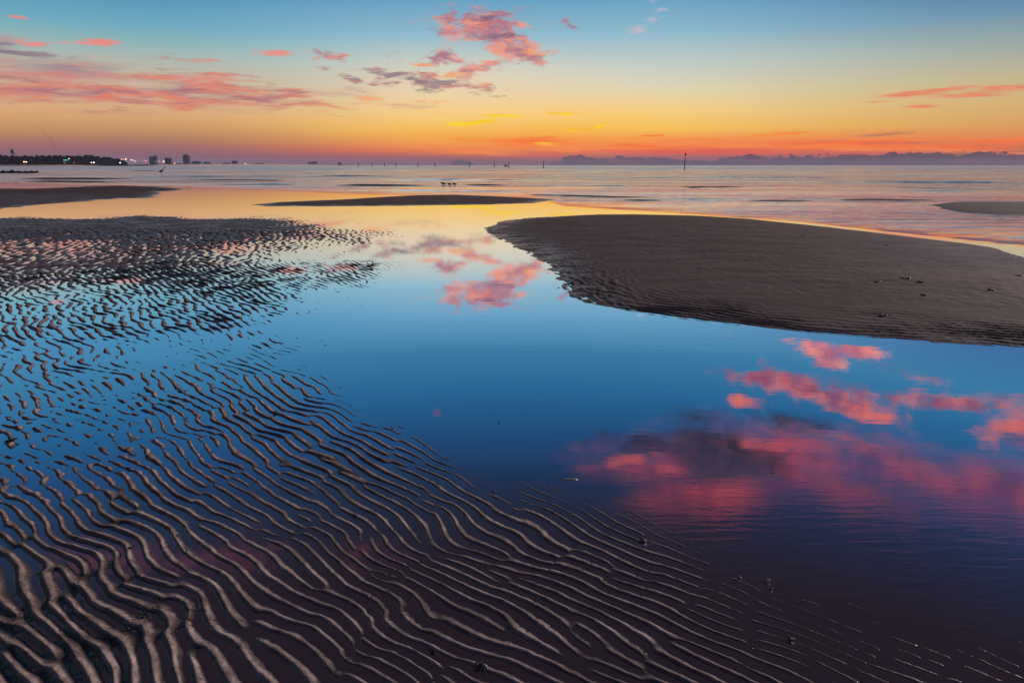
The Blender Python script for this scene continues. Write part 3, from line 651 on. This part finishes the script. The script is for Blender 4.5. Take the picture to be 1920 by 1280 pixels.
# low coast: strip of land from the left edge out to the far towns
def strip(name, pts, depth, h, mat):
    mb = MB(); n = len(pts); V = []; F = []
    for (x, y), hh_ in zip(pts, h):
        V += [(x, y, -1), (x, y + 6, hh_ * .4), (x, y + 25, hh_), (x, y + depth, hh_), (x, y + depth, -1)]
    for i in range(n - 1):
        for k in range(4): F.append((i * 5 + k, i * 5 + 5 + k, i * 5 + 6 + k, i * 5 + 1 + k))
    return mesh_obj(name, V, F, mat)
cp = [(-500, 1300), (-200, 1350), (0, 1400), (60, 1450), (120, 1520), (180, 1650), (230, 1850), (260, 2500), (300, 3200), (360, 3800), (450, 4600), (560, 5600), (640, 6500)]
pts = [at_dist(px, d) for px, d in cp]
land = strip('shore_land', pts, 400, [2.5, 2.5, 2.5, 2.2, 2.2, 2.2, 2.5, 4, 6, 8, 9, 10, 6], m_beach); tag(land, kind='structure')
# woodland: thousands of leaf clumps over a bumpy skyline
mb = MB(); prof = [(-400, 18), (0, 17.5), (12, 17), (25, 16.6), (40, 15.5), (52, 17), (60, 15.6), (80, 18.5), (92, 16.5), (105, 18.5), (118, 16.5), (137, 17), (145, 15.5), (160, 16.5), (178, 16), (190, 14), (200, 14), (212, 12.5), (228, 10.5), (236, 6)]
rw = random.Random(4)
for k in range(3600):
    px = rw.uniform(-380, 236) if k % 4 else rw.uniform(-380, -10)
    d = np.interp(px, [c_[0] for c_ in cp], [c_[1] for c_ in cp]) + rw.uniform(45, 170)
    x, y = at_dist(px, d); top = np.interp(px, [a for a, b in prof], [b for a, b in prof]) * d / FPX
    top *= 1 + .10 * math.sin(px * .55) + .07 * math.sin(px * 1.7 + 1)
    r_ = rw.uniform(2.0, 4.4); zc = 2 + (top - 2) * (rw.random() ** .7) - r_ * .6
    mb.blob((x, y, max(zc, 2)), (r_ * 1.3, r_ * 1.3, r_), k, .35, 6, 4)
m_wood.node_tree.nodes['Principled BSDF'].inputs['Specular IOR Level'].default_value = 0
m_bld.node_tree.nodes['Principled BSDF'].inputs['Specular IOR Level'].default_value = .1
m_beach.node_tree.nodes['Principled BSDF'].inputs['Base Color'].default_value = (.1, .07, .06, 1)
wood = mb.build('distant_woodland', m_wood, None, True)
tag(wood, 'dark wooded shoreline of dense trees along the left horizon', 'woodland', kind='stuff')

def water_tower():
    x, y = at_dist(28, 1750); o = empty('water_tower', (x, y, 2.5))
    tag(o, 'round water tower on legs rising above the dark trees at far left', 'water tower')
    b = 24.0
    MB().tube([(0, 0, b), (0, 0, b + .8), (0, 0, b + 2.5), (0, 0, b + 7.5), (0, 0, b + 9), (0, 0, b + 9.8)], [2.2, 3.8, 4.9, 4.9, 3.6, .6], 16).build('tank', m_metal, o)
    for k in range(5):
        a = 2 * math.pi * k / 5 + .3
        MB().tube([(5.2 * math.cos(a), 5.2 * math.sin(a), -1), (4.2 * math.cos(a), 4.2 * math.sin(a), b + 1.5)], .42, 6).build('leg', m_metal, o)
    MB().tube([(0, 0, -1), (0, 0, b + 1)], .8, 8).build('riser_pipe', m_metal, o)
water_tower()

def block(name, px0, px1, top, dist, label, style):
    x0, y = at_dist(px0, dist); x1, _ = at_dist(px1, dist); w = x1 - x0; H = top * dist / FPX
    o = empty(name, ((x0 + x1) / 2, y, 4)); tag(o, label, 'building'); H = H - 4 + CH
    hw = w / 2; D = w * .5
    if style == 'round':
        mb = MB(); N = 10
        for k in range(N):
            xa = -hw + w * k / N; xb = -hw + w * (k + 1) / N; xm = (xa + xb) / 2 / hw
            mb.box(xa, xb, -D * .5, D * .5, -2, H * (.62 + .38 * math.sqrt(max(0, 1 - xm * xm))))
        mb.build('wall', m_bld, o, False)
    else:
        MB().box(-hw, hw, -D / 2, D / 2, -2, H * .93).build('wall', m_bld, o, False)
        if style == 'step': MB().box(hw * .35, hw * .99, -D * .4, D * .4, H * .931, H * 1.04).build('roof', m_bld, o, False)
        elif style == 'arch':
            mb = MB()
            mb.tube([(-hw * .98, 0, H * .9), (-hw * .5, 0, H * .96), (0, 0, H * .99), (hw * .5, 0, H * .96), (hw * .98, 0, H * .88)], [D * .2, D * .35, D * .4, D * .3, D * .1], 8); mb.build('roof', m_bld, o)
        else: MB().box(-hw * .96, hw * .9, -D * .4, D * .4, H * .931, H * .985).build('roof', m_bld, o, False)
    nfl = max(3, int(H / 4.2))
    for k in range(nfl):
        z0 = H * .9 * (k + .35) / nfl * (.68 if style == 'round' else 1)
        MB().box(-hw * .92, hw * .92, -D / 2 - .25, -D / 2 + .2, z0, z0 + 1.5).build('window_band', m_glass, o, False)
block('tower_block', 282.5, 296.5, 16.5, 3600, 'broad flat-topped tower block with a raised corner, leftmost of the three far towers', 'step')
block('tower_block', 311, 323, 13.3, 3600, 'lower squat tower block between the two taller far towers', 'flat')
block('tower_block', 345, 357, 17.5, 3900, 'tall rounded-top tower block standing right of the other far towers', 'arch')
block('domed_hall', 361, 378, 7.5, 4600, 'low domed hall fading in haze just right of the tallest far tower', 'round')
block('low_building', 383, 396, 6.0, 4800, 'faint low building on the hazy coast right of the domed hall', 'flat')
block('low_building', 326, 343, 3.6, 3700, 'low flat building between the squat tower and the tallest tower', 'flat')
block('hotel_block', 435.5, 446, 8.0, 4900, 'lone wide grey block far along the hazy coast', 'flat')
block('low_building', 420, 432, 4.6, 5000, 'low building beside the lone wide block on its left', 'flat')
block('industrial_hall', 579, 595, 6.5, 6300, 'very faint stepped industrial hall near the end of the coast', 'step')
block('industrial_tower', 634, 640, 5.5, 6400, 'very faint small tower at the far tip of the coast', 'flat')
block('low_building', 480, 497, 4.0, 5200, 'dark low building where the coast thins out', 'flat')

# lamps along the shore
G = {'warm': glow('warm_lamp', (1, .58, .30), 3.2), 'pink': glow('orange_lamp', (1, .38, .20), 2.6), 'white': glow('white_lamp', (1, .80, .70), 3.2), 'cyan': glow('cyan_lamp', (.03, .75, .7), 1.6), 'green': glow('green_lamp', (.04, .7, .40), 1.3), 'dim': glow('dim_lamp', (.7, .42, .40), .9)}
LAMPS = [(54, 304, 'warm', 1380, 1.1, 'warm lamp glowing low before the trees at far left, left half of a pair'), (58, 304.2, 'warm', 1380, 1.1, 'warm lamp glowing low before the trees at far left, right half of a pair'),
 (128, 301, 'cyan', 1500, .9, 'cyan light before the dark trees, first of a row of three'), (130.8, 301, 'cyan', 1500, .9, 'cyan light before the dark trees, middle of a row of three'), (133.8, 301, 'cyan', 1500, .9, 'cyan light before the dark trees, last of a row of three'),
 (137.5, 298.5, 'warm', 1500, .9, 'pale lamp standing highest, just above the three cyan lights'), (128, 305, 'dim', 1480, .9, 'dim pinkish lamp at the waterline under the cyan lights'), (146, 305, 'dim', 1490, .8, 'dim lamp at the waterline right of the cyan lights'),
 (177.5, 305.2, 'white', 1600, .9, 'smaller white lamp of the pair near the right of the trees'), (182, 305.2, 'white', 1600, 1.4, 'brighter white lamp of the pair near the right of the trees'),
 (230.5, 305.6, 'white', 1850, 1.5, 'bright white lamp low at the right end of the trees'), (233, 299.8, 'pink', 2300, 1.2, 'small orange lamp first in the row right of the trees'), (236, 299.6, 'pink', 2300, 1.2, 'small orange lamp second in the row right of the trees'),
 (241, 299.2, 'warm', 2300, 2.0, 'large bright orange lamp at the top of the row right of the trees'), (250.5, 300.7, 'warm', 2500, 1.8, 'warm lamp left of the slanting row of lights'), (254, 301.2, 'pink', 2550, 1.7, 'orange lamp in the middle of the slanting row of lights'), (257, 302, 'pink', 2600, 1.4, 'orange lamp low in the slanting row of lights'),
 (258, 303.9, 'green', 2600, 2.2, 'broad green light beneath the slanting row of orange lights'), (265.5, 302.2, 'dim', 2700, 1.5, 'dim lamp alone right of the green light'), (273.5, 302.4, 'dim', 2900, 1.8, 'dim lamp, left of a pair before the broad tower'), (277.3, 302.6, 'pink', 2900, 1.8, 'orange lamp, right of a pair before the broad tower'),
 (292, 301.6, 'dim', 3000, 1.2, 'dim lamp at the foot of the broad tower block'), (296, 304.2, 'green', 3000, 1.8, 'green light at the right foot of the broad tower block'), (301.5, 303, 'pink', 3000, 1.6, 'orange lamp between the first two towers'), (310, 303.4, 'warm', 3100, 2.6, 'brightest orange lamp at the foot of the squat tower'), (330, 307, 'warm', 3200, 1.9, 'warm lamp low at the water right of the squat tower'), (461.5, 307.5, 'white', 4700, 2.8, 'lone white lamp far out on the coast beyond the wide block')]
for px, py, kc, d, r_, lab in LAMPS:
    x, y = at_dist(px, d); z = CH + (310 - py) * d / FPX
    z = max(z, 2.2 if d < 2400 else 3)
    o = empty('street_lamp', (x, y - 12, 0)); tag(o, 'tiny ' + lab, 'street lamp', 'lamps along the far shore')
    MB().tube([(0, 0, -1), (0, 0, z - r_ * .8)], [.22, .14], 6).build('pole', m_metal, o)
    MB().blob((0, 0, z), (r_ * 1.25, r_, r_ * .85), 3, .05, 8, 6).build('lamp_head', G[kc], o)

# smoke over the woods
m_smoke, t, p = material('smoke'); t.n.remove(p)
pv = t.new('ShaderNodeVolumePrincipled'); pv.inputs['Color'].default_value = (.35, .28, .33, 1); pv.inputs['Density'].default_value = .02
t.put(t.n['Material Output'].inputs['Volume'], pv.outputs[0])
def sm(px, py): 
    x, y = at_dist(px, 1560); return (x, y, CH + (310 - py) * 1560 / FPX)
mb = MB(); mb.tube([sm(104, 284), sm(105, 274), sm(103, 266), sm(98, 261), sm(93, 255), sm(91, 249), sm(86, 245), sm(82, 242)], [4, 4.4, 4.8, 3.8, 3.4, 3.4, 2.8, 1.5], 10)
tag(mb.build('smoke', m_smoke), 'thin grey smoke wisp drifting up over the wooded shore', 'smoke', kind='stuff')

# ------------------------------------------------------------------ channel posts
POSTS = [(671.8, 312, 6.5, 'thin post far out, leftmost of the row of posts on the horizon'), (697.5, 312, 6.5, 'thin post far out, second from the left in the horizon row'), (720.6, 312, 6, 'thin post far out, third from the left in the horizon row'), (742, 312, 6, 'thin post far out, fourth from the left in the horizon row'),
 (783.7, 312.5, 7, 'thin post far out, fifth from the left in the horizon row'), (815.5, 312.6, 7.5, 'dark post far out left of the small birds, sixth in the horizon row'), (880.5, 313.6, 9, 'stout dark post right of the small horizon cloud'), (926.7, 313.6, 10.5, 'slim dark post left of the fishing boat'),
 (954, 313.6, 9, 'stout dark post right beside the fishing boat'), (1019, 314.8, 11, 'stout dark post standing alone right of the fishing boat'), (1284, 317.4, 20, '')]
for i, (px, py, hpx, lab) in enumerate(POSTS):
    d = CH * FPX / (py - 310); x, y = at_dist(px, d); s = d / FPX
    o = empty('channel_post', (x, y, 0)); w = 1.0 * s
    if i < 10:
        tag(o, lab, 'post', 'posts in the sea along the horizon')
        MB().tube([(0, 0, -1), (0, 0, hpx * s * .3), (.1, 0, hpx * s)], [w * .85, w * .75, w * .6 if i not in (7,) else w * .35], 8).build('pile', m_dark, o)
        MB().tube([(.1, 0, hpx * s), (.1, 0, hpx * s + .35)], [w * .9, w * .35], 8).build('cap', m_dark, o)
    else:
        tag(o, 'tall dark channel marker post with a thin topmark, nearest and tallest of the posts', 'marker post', 'posts in the sea along the horizon')
        MB().tube([(0, 0, -1), (0, 0, 2), (.02, 0, hpx * s)], [w * .95, w * .9, w * .75], 10).build('pile', m_dark, o)
        MB().tube([(.02, 0, hpx * s), (.1, 0, hpx * s + 1.0)], [.10, .06], 6).build('staff', m_dark, o)
        MB().tube([(.1, 0, hpx * s + .8), (.12, 0, hpx * s + 1.0), (.12, 0, hpx * s + 1.7), (.14, 0, hpx * s + 1.9)], [.05, .27, .27, .05], 8).build('topmark', m_dark, o)

def boat():
    d = 900.; x, y = at_dist(948, d); o = empty('fishing_boat', (x, y, 0)); tag(o, 'small dark fishing boat silhouette beside a post on the horizon', 'boat')
    V = []; F = []; L = 2.6; N = 8
    for i in range(N + 1):
        u = i / N * 2 - 1; w = 1.0 * (1 - max(0, u) ** 2.5 * .95); zt = 1.0 + .5 * max(0, u) ** 2
        V += [(u * L, -w, zt), (u * L * .93, -w * .6, 0), (u * L * .9, 0, -.3), (u * L * .93, w * .6, 0), (u * L, w, zt)]
    for i in range(N):
        for k in range(4): F.append((i * 5 + k, i * 5 + 5 + k, i * 5 + 6 + k, i * 5 + k + 1))
        F.append((i * 5 + 4, i * 5 + 9, i * 5 + 5, i * 5))
    F.append((0, 1, 2, 3, 4)); mesh_obj('hull', V, F, m_dark, o, False)
    MB().box(-.7, .9, -.6, .6, 1.0, 2.2).box(-.85, 1.05, -.75, .75, 2.201, 2.35).build('cabin', m_dark, o, False)
    MB().tube([(-1.5, 0, .8), (-1.5, 0, 2.6)], .07, 6).build('mast', m_dark, o)
boat()

# ------------------------------------------------------------------ rock groyne at the left
rk = random.Random(12); gi = 0
for k in range(26):
    px = -34 + k * 4.1 + rk.uniform(-.8, .8)
    x, y = gnd(px, 324.6 + rk.uniform(-.15, .15)); s = rk.uniform(.34, .52)
    if k in (7, 8): s = .62
    mbk = MB().blob((0, 0, .10), (s * 1.05, s, s * .78), 100 + k, .35, 9, 6)
    o = mbk.build('rock', m_rock, None, False); o.location = (x, y, 0); o.rotation_euler = (0, 0, rk.uniform(0, 6))
    lab = 'black wet rock in the low rock row at far left'
    if k in (7, 8): lab = ['tallest black rock near the left end of the low rock row', 'second tall black rock beside the tallest in the rock row'][k - 7]
    elif k == 25: lab = 'black rock at the right-hand tip of the low rock row'
    tag(o, lab, 'rock', 'rocks of the low groyne at far left')

# ------------------------------------------------------------------ birds
m_bird = plain('dark_plumage', (.016, .014, .018), .8, .3, 20)
def heron():
    x, y = gnd(303, 328.0); mb = MB()
    mb.tube([(-.42, 0, .50), (-.30, 0, .52), (-.12, 0, .56), (.06, 0, .60), (.20, 0, .66), (.30, 0, .76), (.36, 0, .90), (.46, 0, 1.02), (.58, 0, 1.14), (.62, 0, 1.17), (.70, 0, 1.19), (.80, 0, 1.20), (.94, 0, 1.20)],
            [.02, .07, .15, .17, .13, .075, .05, .042, .045, .05, .05, .022, .006], 10)
    for s in (-.05, .05): mb.tube([(0, s, .50), (.02, s, .30), (-.02, s, .26), (.0, s, -.03), (.08, s, -.03)], [.03, .014, .018, .012, .010], 6)
    o = mb.build('heron', m_bird); o.location = (x, y, 0); o.scale = (1.0, 1, 1.0)
    tag(o, 'dark long-necked wading bird leaning forward in the shallow sea', 'wading bird')
heron()
def shorebird(px, py, sc, lab, tail):
    x, y = gnd(px, py); mb = MB()
    mb.tube([(-.30, 0, .27), (-.25, 0, .275), (-.215, 0, .29), (-.17, 0, .295), (-.14, 0, .26), (-.08, 0, .20), (.02, 0, .185), (.12, 0, .18), (.22, 0, .16), (.30, 0, .14 + tail)],
            [.004, .012, .036, .045, .05, .085, .095, .075, .04, .01], 10)
    for s in (-.03, .03): mb.tube([(-.01, s, .13), (.01, s, .07), (-.01, s, -.005), (-.05, s, -.005)], [.016, .009, .008, .006], 6)
    o = mb.build('shorebird', m_bird); o.location = (x, y, -.045 * sc); o.scale = (sc, sc, sc); o.rotation_euler = (0, 0, tail * 4)
    tag(o, lab, 'bird', 'small birds in the shallows')
shorebird(831, 347.2, .85, 'small dark shorebird standing apart, leftmost of three on the thin sandbar', .0)
shorebird(842.5, 347.6, .72, 'small dark shorebird with lowered back, middle of three by the thin sandbar', -.03)
shorebird(852, 347.8, .75, 'small dark shorebird, rightmost of three by the thin sandbar', .02)
def swimmer(px, py, lab):
    x, y = gnd(px, py); d = y; s = d / 500
    mb = MB(); mb.tube([(-.45, 0, .02), (-.3, 0, .12), (0, 0, .13), (.25, 0, .12), (.33, 0, .25), (.40, 0, .36), (.48, 0, .37), (.6, 0, .34)], [.03, .12, .19, .13, .07, .08, .06, .01], 8)
    o = mb.build('waterbird', m_bird); o.location = (x, y, 0); o.scale = (s, s, s); tag(o, lab, 'bird')
swimmer(340, 312.9, 'tiny dark bird floating on the sea below the rounded-top tower')
swimmer(687.5, 313.0, 'tiny dark bird floating on the sea between the first thin posts')

# ------------------------------------------------------------------ weed clumps and shell bits on the flats
m_weed = plain('dark_seaweed', (.022, .016, .012), .45, .5, 60)
m_shell = plain('pale_shell', (.42, .36, .30), .5, .3, 80)
WEED = [(245, 1029, .045, 'dark seaweed tuft on a ripple left of centre foreground'), (268, 1158, .06, 'largest dark seaweed tangle near the bottom left'), (240, 1180, .035, 'small seaweed strand just below the largest tangle at bottom left'), (1205, 1015, .045, 'brown seaweed clump lying alone in open shallow water beyond the ripple ends'), (1388, 1085, .032, 'small seaweed tuft left of the pair in the right shallows'),
 (1438, 1090, .036, 'upper seaweed tuft of the close pair in the right shallows'), (1446, 1103, .032, 'lower seaweed tuft of the close pair in the right shallows'), (1482, 1200, .040, 'seaweed sprig with pale bits at the end of a ripple at lower right'), (925, 922, .030, 'small dark seaweed tuft in the blue pool beside the ripple ends'), (515, 775, .06, 'black seaweed lump on the crowded ripples left of the pool'),
 (812, 1222, .036, 'seaweed scrap across a ripple near the bottom edge centre left'), (902, 1250, .060, 'tangled seaweed and debris at the bottom edge centre'), (20, 828, .09, 'dark seaweed patch at the left edge beside the blue pool'), (250, 478, .20, 'long flat dark weed patch on the far left flat'), (10, 975, .04, 'dark seaweed bit on the broad ripples at the left edge'),
 (1410, 1212, .025, 'tiny weed bit below the ripple ends at lower right'), (935, 793, .020, 'tiny dark speck of weed floating in the open blue pool'), (1449, 884, .02, 'tiny weed speck in the red cloud reflection'), (735, 802, .025, 'small weed scrap among ripples left of the open pool'), (665, 968, .035, 'weed knot where two ripples meet in the middle foreground'),
 (200, 556, .12, 'low dark weed patch on the middle left flat')]
WEED += [(1700, 523, .30, 'longest dark weed scrap in the middle of the big right sandbar'), (1726, 530, .18, 'dark weed lump just right of the longest scrap on the big sandbar'), (1646, 529, .20, 'flat weed scrap just left of the longest one on the big sandbar'), (1665, 458, .22, 'lone weed lump high on the far slope of the big sandbar'),
 (1911, 513, .22, 'dark weed lump at the right edge of the picture on the big sandbar'), (1858, 543, .16, 'small weed bit on the right part of the big sandbar, below the edge lump'), (1656, 583, .16, 'small weed bit low on the near slope of the big sandbar'), (1732, 552, .14, 'tiny weed bit below the lump on the middle of the big sandbar'), (1505, 442, .18, 'tiny dark bit near the far rim of the big sandbar')]
for i, (px, py, s, lab) in enumerate(WEED):
    x, y = gnd(px, py, .09 if i > 20 else 0); rw = random.Random(300 + i); mb = MB(); s = s * (.55 if i < 21 else .38)
    for k in range(int(9 + s * 120)):
        a = rw.uniform(0, 2 * math.pi); r0 = s * rw.uniform(0, .35); L = s * rw.uniform(.3, .8); b = a + rw.uniform(-1.3, 1.3); zz = min(.014, s * .3)
        p0 = Vector((r0 * math.cos(a), r0 * math.sin(a), rw.uniform(0, zz * .5)))
        p1 = p0 + Vector((math.cos(b), math.sin(b), 0)) * L * .5 + Vector((0, 0, rw.uniform(0, zz)))
        p2 = p1 + Vector((math.cos(b + .8), math.sin(b + .8), 0)) * L * .5 - Vector((0, 0, rw.uniform(0, zz)))
        w = min(.004, s * .07) * rw.uniform(.6, 1.3)
        mb.tube([p0, p1, p2], [w * .6, w, w * .3], 5, .6)
    mb.blob((0, 0, .002), (s * .3, s * .25, min(.012, s * .2)), i, .4, 8, 5)
    o = mb.build('seaweed_clump', m_weed); o.location = (x, y, max(.003, zat(x, y) - .002))
    tag(o, lab, 'seaweed', 'seaweed bits on the flats')
    if i in (3, 7, 11, 5):
        sh = MB().blob((s * .35, -s * .2, .006), (s * .22, s * .12, .004), i + 50, .2, 8, 4)
        so = sh.build('shell', m_shell); so.location = (x, y, .004)
        tag(so, {3: 'pale shell bit beside the seaweed clump alone in open shallow water', 7: 'pale shell bit by the seaweed sprig at lower right', 11: 'pale shell bit by the tangled debris at the bottom edge', 5: 'pale shell bit by the upper tuft of the close seaweed pair'}[i], 'shell', 'shell bits on the flats')
sh = MB().blob((0, 0, .0), (.030, .008, .006), 77, .3, 12, 6).build('shell', m_shell); sh.location = (*gnd(1068, 899), .002)
tag(sh, 'long pale shell-like ridge poking out of the blue pool right of the ripple ends', 'shell')

# ------------------------------------------------------------------ haze
m_haze, t, p = material('haze'); t.n.remove(p)
pv = t.new('ShaderNodeVolumePrincipled'); pv.inputs['Color'].default_value = (.66, .66, .92, 1); pv.inputs['Density'].default_value = 4.5e-5
t.put(t.n['Material Output'].inputs['Volume'], pv.outputs[0])
hz = MB().box(-12200, 12200, -12200, 12200, -2, 84).build('haze', m_haze, None, False); tag(hz, kind='stuff')
hz['label'] = 'thin dusk haze over the sea and far coast'; hz['category'] = 'haze'

# ------------------------------------------------------------------ render
SC.view_settings.view_transform = 'Standard'; SC.view_settings.look = 'None'; SC.view_settings.exposure = 0; SC.view_settings.gamma = 1
SC.render.engine = 'CYCLES'
SC.cycles.max_bounces = 6; SC.cycles.transparent_max_bounces = 8; SC.cycles.volume_bounces = 0
SC.cycles.use_denoising = True
